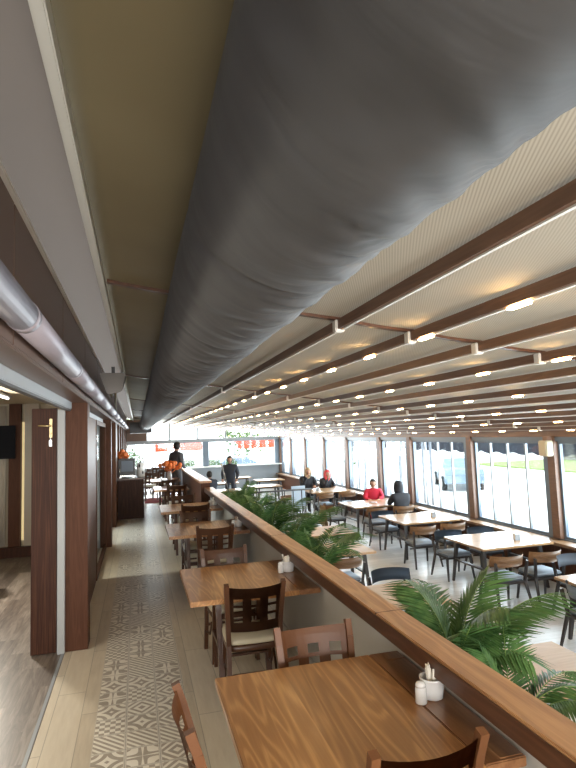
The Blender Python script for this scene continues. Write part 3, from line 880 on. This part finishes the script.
bm = bmesh.new(); tube(bm, [(0, 0, .36), (0, 0, .39)], .02); link('knob', bm, M['black'], tg)
def bouquet(label, loc, n, spread, pr=.045, vase=M['ceramic'], vz=.25):
    t = thing('flower_vase', label, 'flowers', loc)
    bm = bmesh.new(); lathe(bm, [(.05, 0), (.07, .03), (.06, vz*.7), (.045, vz)], 18); link('vase', bm, vase, t, True)
    random.seed(n*7+1)
    for i in range(n):
        a = random.random()*2*PI; r = spread*random.random()**.6
        p = Vector((r*math.cos(a), r*math.sin(a)*.6, vz+.06+.15*random.random()+spread*.25*(1-r/spread)))
        bm = bmesh.new(); bmesh.ops.create_icosphere(bm, subdivisions=2, radius=pr)
        for v_ in bm.verts: v_.co *= 1+.25*math.sin(9*math.atan2(v_.co.y, v_.co.x)); v_.co += p
        tube(bm, [(0, 0, vz*.6), p], .004, 5)
        link('flower', bm, M['orange'], t, True)
    return t
bouquet('orange flowers in a vase on the farthest aisle table', (.86, 15.7, .7505), 26, .34, .06)
bouquet('orange flowers beside the coffee machine on the counter', (-.33, 14.75, .975), 12, .16, .055, vz=.42)
tag(B('floor_mat', (.20, .75, 17., 18.3, .003, .015), M['redmat'], bev=.004), 'dark red mat on the floor at the far end of the aisle', 'mat')

# ================================================================ INNER ROOM (left)
tv = thing('television', 'black flat television on the wall of the inner room', 'television', (-2.58, 10.36, 1.96))
B('screen_panel', (-.56, .56, -.03, .02, -.29, .28), M['tvblack'], tv, bev=.01)
B('wall_mount', (-.1, .1, .02, .238, -.1, .1), M['darkgrey'], tv)
struct(B('trim_70', (-2.15, -1.96, 10.48, 10.6, 0, 2.62), M['post']))
struct(B('trim_71', (-1.89, -1.66, 10.44, 10.6, .17, 2.62), M['curtain']))
struct(B('trim_72', (-3.4, -.70, 10.38, 10.47, 0, .17), M['jamb']))
tag(B('niche_light', (-1.955, -1.895, 10.585, 10.6, .25, 2.3), M['niche']), 'narrow warm lit niche between curtain and dark panel in inner room', 'light')
def curtain(x0, x1, y, z0, z1, label):
    bm = bmesh.new(); rows = []
    for zz in (z0, z1):
        rows.append([bm.verts.new((x0+(x1-x0)*i/60, y+.025*math.sin(i*.9), zz)) for i in range(61)])
    for i in range(60): bm.faces.new([rows[0][i], rows[0][i+1], rows[1][i+1], rows[1][i]])
    o = link('curtain', bm, M['curtain'], smooth=True); o.modifiers.new('t', 'SOLIDIFY').thickness = .006
    tag(o, label, 'curtain')
curtain(-3.9, -2.18, 10.44, .20, 2.58, 'pale curtain behind and under the television in the inner room')
tl = thing('ceiling_tube_lamp', 'white tube lamp on the inner room ceiling', 'lamp', (-1.75, 7.6, 2.60))
bm = bmesh.new(); box(bm, -.05, .05, -.9, .9, -.02, .015, .005); link('housing', bm, M['alu'], tl)
bm = bmesh.new(); tube(bm, [(0, -.86, -.035), (0, .86, -.035)], .014); link('tube', bm, M['tube'], tl, True)
dup(c0, (-1.98, 8.05, 0), -1.3, 'black-looking chair inside the inner room, by the left edge', group='inner room chairs')
o_t = thing('dark_table', 'dark square table inside the inner room near the left edge', 'table', (-2.7, 8.1, 0))
B('tabletop', (-.4, .4, -.4, .4, .71, .75), M['chair'], o_t, bev=.004)
bm = bmesh.new(); tube(bm, [(0, 0, .02), (0, 0, .71)], .04, 10); link('column', bm, M['black'], o_t, True)
bm = bmesh.new(); lathe(bm, [(.24, 0), (.24, .02), (.05, .04)], 20); link('foot_plate', bm, M['black'], o_t)

# ================================================================ LOWER LEVEL FURNITURE
def lounge_chair(label, loc, rz, back_m, seat_m):
    t = thing('lounge_chair', label, 'chair', loc, rz, 'curved-back chairs of the lower dining area')
    bm = bmesh.new(); box(bm, -.24, .24, -.20, .24, .405, .47, .025); link('seat', bm, seat_m, t, True)
    bm = bmesh.new(); box(bm, -.23, .23, -.21, .22, .37, .404); link('seat_frame', bm, M['blackleg'], t)
    for s in (-1, 1):
        bm = bmesh.new(); bar(bm, (s*.27, -.24, .70), (s*.245, -.19, .40), .028, .04); bar(bm, (s*.245, -.19, .41), (s*.285, -.30, 0), .04, .034, .024, .024); link('rear_leg', bm, M['blackleg'], t)
        bm = bmesh.new(); bar(bm, (s*.23, .18, .39), (s*.26, .24, 0), .04, .034, .024, .024); link('front_leg', bm, M['blackleg'], t)
    bm = bmesh.new(); bar(bm, (-.25, -.02, .335), (.25, -.02, .335), .022, .034); link('stretcher', bm, M['blackleg'], t)
    bm = bmesh.new(); G = []
    for zz, lean in ((.63, 0), (.70, -.015), (.79, -.035)):
        G.append([bm.verts.new((math.sin(a)*.30*1.0, -.02-math.cos(a)*.24+lean, zz)) for a in [(-1.25+2.5*i/16) for i in range(17)]])
    for a, b in zip(G, G[1:]):
        for i in range(16): bm.faces.new([a[i], a[i+1], b[i+1], b[i]])
    bmesh.ops.solidify(bm, geom=bm.faces[:], thickness=.022)
    link('backrest', bm, back_m, t, True)
    return t
L0 = lounge_chair('oak-backed chair with grey seat at the near left side of the first big window table', (5.27, 7.28, LOW), 0, M['oak'], M['greyfab'])
L1 = lounge_chair('grey upholstered chair back behind the table cut by the right edge', (6.05, 6.55, LOW), PI, M['darkfab'], M['greyfab'])
def LC(x, y, rz, lab, src=None): return dup(src or L0, (x, y, LOW), rz, lab)
LC(5.97, 7.30, 0, 'oak-backed chair with grey seat at the near right side of the first big window table')
LC(5.50, 8.98, PI, 'chair on the far side of the first big window table, left one', L1)
LC(6.2, 9.0, PI, 'chair on the far side of the first big window table, next to the sill', L1)
LC(5.42, 10.0, 0, 'oak-backed chair, near left side of the second big window table')
LC(6.12, 10.05, 0, 'oak-backed chair, near right side of the second big window table')
LC(5.5, 11.78, PI, 'chair on the far side of the second big window table', L1)
LC(5.70, 12.75, 0, 'oak-backed chair at the near side of the table where the red-clad person sits')
LC(6.42, 12.75, 0, 'oak-backed chair under the person in black')
coatch = LC(4.98, 13.75, -PI/2, 'chair with a tan coat over its back at the third window table')
LC(6.55, 14.65, PI, 'chair under the person in red', L1)
LC(5.65, 16.5, 0, 'oak-backed chair, near left side of the fourth window table')
LC(6.4, 16.5, 0, 'oak-backed chair, near right side of the fourth window table')
LC(5.72, 18.4, PI, 'chair under the fair-haired person at the fourth window table')
LC(6.42, 18.4, PI, 'chair under the person in the red headscarf')
LC(5.2, 5.45, -PI/2, 'dark chair at the aisle end of the table cut by the right edge', L1)
LC(3.05, 8.15, 0, 'oak-backed chair between the two tan tables behind the palms')
LC(3.3, 6.85, PI, 'charcoal chair back just beyond the second tan table', L1)
LC(4.45, 16.1, PI, 'oak-backed chair facing the viewer in the middle of the lower area')
LC(3.4, 11.4, 0, 'oak-backed chair at the far tan table behind the palms')

def low_table(label, x0, x1, y0, y1, mat, z=.0, group='big tables along the windows'):
    t = thing('wide_table', label, 'table', ((x0+x1)/2, (y0+y1)/2, LOW), group=group); w, d_ = (x1-x0)/2, (y1-y0)/2; H = z-LOW
    B('tabletop', (-w, w, -d_, d_, H-.035, H), mat, t, bev=.004)
    B('apron', (-w+.15, w-.15, -d_+.15, d_-.15, H-.085, H-.035), M['blackleg'], t)
    for s in (-1, 1):
        for q in (-1, 1):
            bm = bmesh.new(); bar(bm, (s*(w-.14), q*(d_-.20), H-.036), (s*(w-.09), q*(d_-.10), 0), .06, .06, .035, .035); link('leg', bm, M['blackleg'], t)
        bm = bmesh.new(); bar(bm, (s*(w-.12), -d_+.16, .38), (s*(w-.12), d_-.16, .38), .03, .05); link('stretcher', bm, M['blackleg'], t)
    return t
low_table('first big oak table by the windows below the cream wall speaker', 5.27, 6.62, 7.72, 8.88, M['oaktable'])
low_table('second big oak table by the windows', 5.27, 6.60, 10.4, 11.65, M['oaktable'])
low_table('third window table, with people in red and black', 5.32, 6.62, 13.1, 14.3, M['oaktable'])
low_table('fourth window table, with two people on its far side', 5.40, 6.70, 16.9, 18.1, M['oaktable'])
low_table('oak table cut off by the right edge', 5.12, 6.5, 4.9, 6.02, M['oaktable'])
TG = 'tan tables in the middle row'
low_table('nearest broad tan table below the partition', 2.35, 3.58, 3.45, 4.30, M['tan'], group=TG)
low_table('second tan table behind the palm fronds', 2.15, 3.42, 5.65, 6.55, M['tan'], group=TG)
low_table('third tan table of the middle row', 2.45, 3.70, 8.30, 9.25, M['tan'], group=TG)
low_table('fourth tan table of the middle row', 2.85, 4.05, 9.95, 10.9, M['tan'], group=TG)
low_table('pale marble-topped table at the lower right corner', 2.0, 3.0, 2.55, 3.38, M['marble'], z=-.02, group=TG)
for i, (x, y) in enumerate(((3.0, 19.5), (4.6, 20.3), (3.4, 22.6), (5.4, 22.9), (2.3, 24.5), (4.4, 25.0))):
    low_table(['first far white-looking table before the end glazing, behind the walking man', 'far table right of the walking man', 'far table one row deeper', 'far table near the window corner', 'far table by the end glazing on the left', 'far table by the end glazing'][i], x-.6, x+.6, y-.4, y+.4, M['oaktable'], group='far tables')
# napkin holders on window tables
for i, (x, y, lab) in enumerate(((6.20, 8.1, 'small grey metal napkin holder on the first window table'), (6.25, 10.9, 'small grey metal napkin holder on the second window table'), (5.75, 17.4, 'small napkin holder on the fourth window table'))):
    t = thing('napkin_holder', lab, 'napkin holder', (x, y, .0005))
    B('base_plate', (-.05, .05, -.03, .03, 0, .004), M['steelgrey'], t)
    for s in (-1, 1): B('side_plate', (-.05, .05, s*.026-.002, s*.026+.002, .004, .10), M['steelgrey'], t, bev=.001)
    B('napkins', (-.045, .045, -.018, .018, .0045, .11), M['ceramic'], t)
for i, (x, y) in enumerate(((5.75, 13.5), (6.1, 13.75))):
    bm = bmesh.new(); lathe(bm, [(.05, 0), (.10, .012), (.105, .016), (.05, .008)], 20)
    o = tag(link('plate', bm, M['ceramic'], smooth=True, loc=(x, y, .0005)), ['left white plate on the table of the people in red and black', 'right white plate on the table of the people in red and black'][i], 'plate')
# tan coat over the chair back
bm = bmesh.new(); G = []
for i in range(13):
    t_ = i/12; row = []
    for j in range(11):
        s_ = j/10; z_ = .81-abs(t_-.45)*1.15
        yy_ = -.315+(t_-.45)*.12; 
        row.append(bm.verts.new(((s_-.5)*.50*(1+.2*abs(t_-.45)), yy_+.02*math.sin(s_*9+t_*3), z_+.01*math.sin(s_*7))))
    G.append(row)
for a, b in zip(G, G[1:]):
    for j in range(10): bm.faces.new([a[j], a[j+1], b[j+1], b[j]])
bmesh.ops.solidify(bm, geom=bm.faces[:], thickness=.012)
M['coat'] = newmat('tan_wool', (.42, .31, .17), .9)
o = link('coat', bm, M['coat'], smooth=True); o.location = (4.98, 13.75, LOW); o.rotation_euler = (0, 0, -PI/2)
tag(o, 'tan coat draped over a chair back at the third window table', 'coat')

# stair railing
sr = thing('stair_railing', 'black metal railing beyond the far palms', 'railing', (0, 0, LOW))
for i in range(10):
    x = 2.35+.24*i; bm = bmesh.new(); tube(bm, [(x, 14.3, 0), (x, 14.3, 1.15)], .014, 8); link('baluster', bm, M['black'], sr, True)
bm = bmesh.new(); tube(bm, [(2.3, 14.3, 1.16), (4.55, 14.3, 1.16)], .024, 10); link('handrail', bm, M['darkgrey'], sr, True)
bm = bmesh.new(); tube(bm, [(2.3, 14.3, .15), (4.55, 14.3, .15)], .015, 8); link('bottom_rail', bm, M['black'], sr, True)
bm = bmesh.new(); tube(bm, [(2.3, 14.3, 1.16), (2.3, 15.6, 1.9)], .02, 8); link('sloping_rail', bm, M['darkgrey'], sr, True)
mb = thing('menu_stand', 'pale blue board stand beyond the railing', 'sign', (4.35, 14.9, LOW))
bm = bmesh.new(); box(bm, -.2, .2, -.015, .015, .65, 1.2, .005); link('board', bm, newmat('pale_blue_board', (.5, .62, .75), .5), mb)
for s in (-1, 1):
    bm = bmesh.new(); bar(bm, (s*.16, 0, .66), (s*.2, .1, 0), .03, .03); link('leg', bm, M['alu'], mb)

# ================================================================ PALMS
def frond_mesh(L, arch, nl, seed):
    rnd = random.Random(seed); bm = bmesh.new()
    pts = []; N = 16
    for i in range(N+1):
        t = i/N; ang = math.radians(82)-arch*t**1.25
        if i == 0: p = Vector((0, 0, 0))
        else: p = pts[-1]+Vector((math.cos(ang), 0, math.sin(ang)))*L/N
        pts.append(p)
    tube(bm, pts, [.0065*(1-.85*i/N) for i in range(N+1)], 5)
    stem_faces = len(bm.faces)
    for k in range(nl):
        t = .26+.74*k/nl; f = t*N; i = min(int(f), N-1); p = pts[i].lerp(pts[i+1], f-i); d = (pts[i+1]-pts[i]).normalized()
        ln = L*.36*math.sin(PI*(.18+.80*(t-.2)))*rnd.uniform(.85, 1.1)
        for s in (-1, 1):
            out = Vector((0, s, 0)); up = d.cross(Vector((0, -1, 0)))
            dirv = (d*(.55+.5*t)+out*.85+up*.32).normalized()
            w = .0115*rnd.uniform(.8, 1.2)
            side = dirv.cross(up).normalized()
            prev = None
            for q, (tt, ww) in enumerate(((0, .4), (.35, 1.), (.7, .75), (1., .05))):
                c = p+dirv*ln*tt+Vector((0, 0, -1))*(ln*.14*tt*tt)
                a = bm.verts.new(c+side*w*ww-up*w*ww*.25); b = bm.verts.new(c-up*w*0); e = bm.verts.new(c-side*w*ww-up*w*ww*.25)
                if prev:
                    for u1, u2 in ((prev[0], prev[1]), (prev[1], prev[2])):
                        v1, v2 = (a, b) if u1 is prev[0] else (b, e)
                        fc = bm.faces.new([u1, u2, v2, v1]); fc.material_index = 1
                prev = (a, b, e)
    me = bpy.data.meshes.new('frond')
    bm.to_mesh(me); bm.free(); me.materials.append(M['stem']); me.materials.append(M['leaf']); return me
FR = [frond_mesh(.95, 1.5, 25, 1), frond_mesh(.88, 1.8, 24, 2), frond_mesh(1.0, 1.2, 27, 3), frond_mesh(.8, 2.0, 23, 4), frond_mesh(.92, 1.0, 25, 5)]
def palm(label, x, y, z, n, seed, sc=1.):
    rnd = random.Random(seed)
    t = thing('potted_palm', label, 'palm', (x, y, z), group='areca palms in the planter behind the partition')
    bm = bmesh.new(); lathe(bm, [(.11, 0), (.15, .03), (.17, .22), (.18, .24)], 20); link('pot', bm, M['planter'], t, True)
    bm = bmesh.new(); lathe(bm, [(.165, .2405), (.12, .255), (.02, .26)], 16); link('soil', bm, M['soil'], t)
    for i in range(n):
        a = 2*PI*(i+rnd.random()*.6)/n
        o = bpy.data.objects.new('frond', FR[rnd.randrange(5)]); S.collection.objects.link(o); o.parent = t
        o.location = (.05*math.cos(a), .05*math.sin(a), .23)
        # keep the planter side away from the partition fuller
        tilt = rnd.uniform(-.30, .12); toward = max(0., -math.cos(a))
        o.rotation_euler = (0, tilt-.30*toward, a); s = sc*rnd.uniform(.8, 1.1)*(1-.48*toward); o.scale = (s, s, s)
    return t
tag(B('planter_box', (1.48, 2.02, 1.7, 12.6, LOW, LOW+.80), M['planter'], bev=.01), 'long brown planter box at the foot of the partition on lower level', 'planter')
PZ = LOW+.8005
for i, (x, y, dz, n, sc, lab) in enumerate(((1.88, 3.12, .0, 15, .98, 'nearest big palm spreading over the wooden rail at lower right'), (1.84, 2.55, -.08, 8, .72, 'low palm fronds right below the nearest big palm, at the rail'),
      (1.84, 5.75, .0, 10, .95, 'palm whose dark fronds cross in front of the second tan table'), (1.84, 6.75, .0, 12, .95, 'dense palm behind the rail, opposite the third pine table'),
      (1.84, 7.8, .0, 12, .98, 'dense palm at the middle of the planter row'), (1.84, 8.9, .0, 12, .98, 'palm opposite the fourth pine table'),
      (1.84, 10.1, .0, 11, .98, 'palm near the black railing'), (1.84, 11.5, .0, 10, .98, 'farthest palm, in front of the walking man'))):
    p = palm(lab, x, y, PZ, n, 40+i, sc)

# ================================================================ PEOPLE
def figure(label, loc, rz, pose, top, bottom, hair, headwear=None, hood=False, arm_up=False, s=1.0):
    """a continuous body, +Y is where the person faces; pose 'sit' or 'stand'"""
    t = thing('person', label, 'person', loc, rz); t.scale = (s*1.12, s*1.12, s)
    if pose == 'stand':
        hip, kn, an = .92, .50, .08
        J = dict(pelvis=(0, 0, hip), waist=(0, 0, 1.06), chest=(0, .01, 1.30), neck=(0, .0, 1.48), head0=(0, .02, 1.56),
                 shL=(-.19, 0, 1.40), shR=(.19, 0, 1.40), elL=(-.25, -.02, 1.13), elR=(.25, -.02, 1.13), wrL=(-.22, .14, .95), wrR=(.22, .14, .95),
                 hpL=(-.09, 0, .90), hpR=(.09, 0, .90), knL=(-.10, .03, kn), knR=(.11, .05, kn), anL=(-.11, -.04, an), anR=(.12, .02, an), toL=(-.12, .12, .04), toR=(.13, .18, .04))
        hz = 1.66
    else:
        J = dict(pelvis=(0, -.02, .56), waist=(0, -.03, .70), chest=(0, .0, .93), neck=(0, .04, 1.10), head0=(0, .07, 1.18),
                 shL=(-.18, .0, 1.03), shR=(.18, .0, 1.03), elL=(-.24, .10, .84), elR=(.24, .10, .84), wrL=(-.13, .30, .81), wrR=(.13, .30, .81),
                 hpL=(-.09, .0, .54), hpR=(.09, .0, .54), knL=(-.11, .42, .56), knR=(.11, .42, .56), anL=(-.11, .40, .09), anR=(.11, .40, .09), toL=(-.12, .54, .04), toR=(.12, .54, .04))
        if arm_up: J['elR'] = (.20, .26, .86); J['wrR'] = (.07, .22, 1.10)
        hz = 1.28
    R = dict(pelvis=.17, waist=.175, chest=.19, neck=.055, head0=.055, shL=.095, shR=.095, elL=.066, elR=.066, wrL=.030, wrR=.030,
             hpL=.095, hpR=.095, knL=.062, knR=.062, anL=.04, anR=.04, toL=.035, toR=.035)
    E_ = [('pelvis', 'waist'), ('waist', 'chest'), ('chest', 'neck'), ('neck', 'head0'), ('chest', 'shL'), ('chest', 'shR'), ('shL', 'elL'), ('shR', 'elR'), ('elL', 'wrL'), ('elR', 'wrR'),
          ('pelvis', 'hpL'), ('pelvis', 'hpR'), ('hpL', 'knL'), ('hpR', 'knR'), ('knL', 'anL'), ('knR', 'anR'), ('anL', 'toL'), ('anR', 'toR')]
    names = list(J)
    me = bpy.data.meshes.new('body'); me.from_pydata([J[k] for k in names], [(names.index(a), names.index(b)) for a, b in E_], [])
    o = bpy.data.objects.new('body', me); S.collection.objects.link(o); o.parent = t
    sk = o.modifiers.new('skin', 'SKIN'); me.materials.append(top); me.materials.append(bottom)
    if not me.skin_vertices: 
        bpy.context.view_layer.objects.active = o
    for i, k in enumerate(names):
        d_ = me.skin_vertices[0].data[i]; d_.radius = (R[k], R[k]*(.72 if k in ('pelvis', 'waist', 'chest') else 1)); d_.use_root = (k == 'pelvis')
    sb = o.modifiers.new('sub', 'SUBSURF'); sb.levels = 1; sb.render_levels = 1
    sk.use_smooth_shade = True
    # head: egg with nose, brow, chin, ears
    hc = Vector((0, J['head0'][1]+.015, hz))
    bm = bmesh.new(); bmesh.ops.create_uvsphere(bm, u_segments=20, v_segments=14, radius=.1)
    for v_ in bm.verts:
        x, y, z = v_.co; z *= 1.22; x *= .80; y *= .95
        if z < 0: x *= 1+z*2.2; y *= 1+z*1.0
        if y > .07 and abs(x) < .022 and -.05 < z < .02: y += .016
        if y > .06 and .012 < abs(x) < .045 and .0 < z < .03: y -= .008
        v_.co = Vector((x, y, z))+hc
    for s_ in (-1, 1):
        box(bm, hc.x+s_*.082-.008, hc.x+s_*.082+.008, hc.y-.015, hc.y+.02, hc.z-.03, hc.z+.03, .006)
    tube(bm, [(0, J['neck'][1], J['neck'][2]-.03), (0, hc.y-.02, hc.z-.06)], .048, 12)
    hd = link('head', bm, M['skin'], t, True)
    for s_ in (-1, 1):
        bm = bmesh.new(); bmesh.ops.create_uvsphere(bm, u_segments=8, v_segments=6, radius=.009)
        e_ = link('eye', bm, M['black'], hd, True); e_.location = (s_*.028, hc.y+.083, hc.z+.012)
    bm = bmesh.new(); box(bm, -.02, .02, hc.y+.078, hc.y+.088, hc.z-.058, hc.z-.050, .002); link('mouth', bm, M['chair_mid'], hd)
    # hair, scarf or hood: a shell over the back and top of the head
    bm = bmesh.new(); bmesh.ops.create_uvsphere(bm, u_segments=20, v_segments=14, radius=.112)
    big = 1.12 if (hood or headwear) else 1.0
    for v_ in list(bm.verts):
        x, y, z = v_.co; z *= 1.17*big; x *= .86*big; y *= .97*big
        if y > .035 and z < .055: y = .035-(.01 if z < -.02 else 0)
        if z < -.02 and (hood or headwear or hair == 'long'): z *= 1.9; x *= 1.15
        v_.co = Vector((x, y-.008, z+.008))+hc
    hm = {'dark': (.02, .015, .012), 'fair': (.40, .27, .13), 'long': (.42, .29, .15)}.get(hair, (.02, .015, .012))
    if headwear: mat_h = newmat('scarf_cloth', headwear, .8); link('headscarf', bm, mat_h, t, True)
    elif hood: link('hood', bm, top, t, True)
    else: link('hair', bm, newmat('hair_'+hair, hm, .6), t, True)
    # hands: palm and five fingers in one mesh each
    for sd, w_, e_ in ((-1, 'wrL', 'elL'), (1, 'wrR', 'elR')):
        wv, ev = Vector(J[w_]), Vector(J[e_]); d_ = (wv-ev).normalized(); sdv = Vector((0, 0, 1)).cross(d_).normalized()
        upv = d_.cross(sdv)
        bm = bmesh.new(); bar(bm, wv-d_*.01, wv+d_*.085, .07, .026, .075, .02, side=tuple(upv))
        for q in range(4):
            b0 = wv+d_*.08+sdv*(-.027+.018*q); ln = (.06, .072, .068, .052)[q]
            tube(bm, [b0, b0+d_*ln*.5-upv*.006, b0+d_*ln*.85-upv*.022], [.009, .008, .006], 6)
        tb = wv+d_*.03-sdv*sd*.03; tube(bm, [tb, tb+d_*.03-sdv*sd*.02, tb+d_*.06-sdv*sd*.022], [.011, .009, .007], 6)
        link('hand', bm, M['skin'], t, True)
    return t
def cloth(n, c): return newmat(n, c, .85)
black = cloth('black_cloth', (.018, .018, .022)); red = cloth('red_cloth', (.55, .02, .05)); navy = cloth('navy_cloth', (.03, .035, .05)); greyc = cloth('grey_cloth', (.09, .09, .10)); trou = cloth('trousers', (.03, .03, .035))
figure('person standing at the far end of the aisle in dark top, seen side-on', (1.16, 17.2, 0), -PI/2+.6, 'stand', greyc, trou, 'dark', s=1.0)
figure('person in dark jacket standing behind the palms before the end glazing', (3.42, 20.9, LOW), PI*.9, 'stand', navy, trou, 'dark', s=1.06)
figure('dark-clad person sitting just left of the standing one behind the palms', (2.55, 20.0, LOW), .3, 'sit', navy, trou, 'dark', s=1.0)
figure('fair-haired person in black at the fourth window table', (5.72, 18.42, LOW), PI, 'sit', black, trou, 'long', arm_up=True, s=1.04)
figure('person in black with a red headscarf at the fourth window table', (6.42, 18.42, LOW), PI+.2, 'sit', black, trou, 'dark', headwear=(.62, .06, .06), arm_up=True, s=.95)
figure('person in a bright red top sitting by the window', (6.52, 14.66, LOW), PI-.35, 'sit', red, trou, 'dark', s=.92)
figure('person in a black hooded top, back to the viewer, at the third window table', (6.42, 12.78, LOW), 0, 'sit', black, trou, 'dark', hood=True, s=.97)
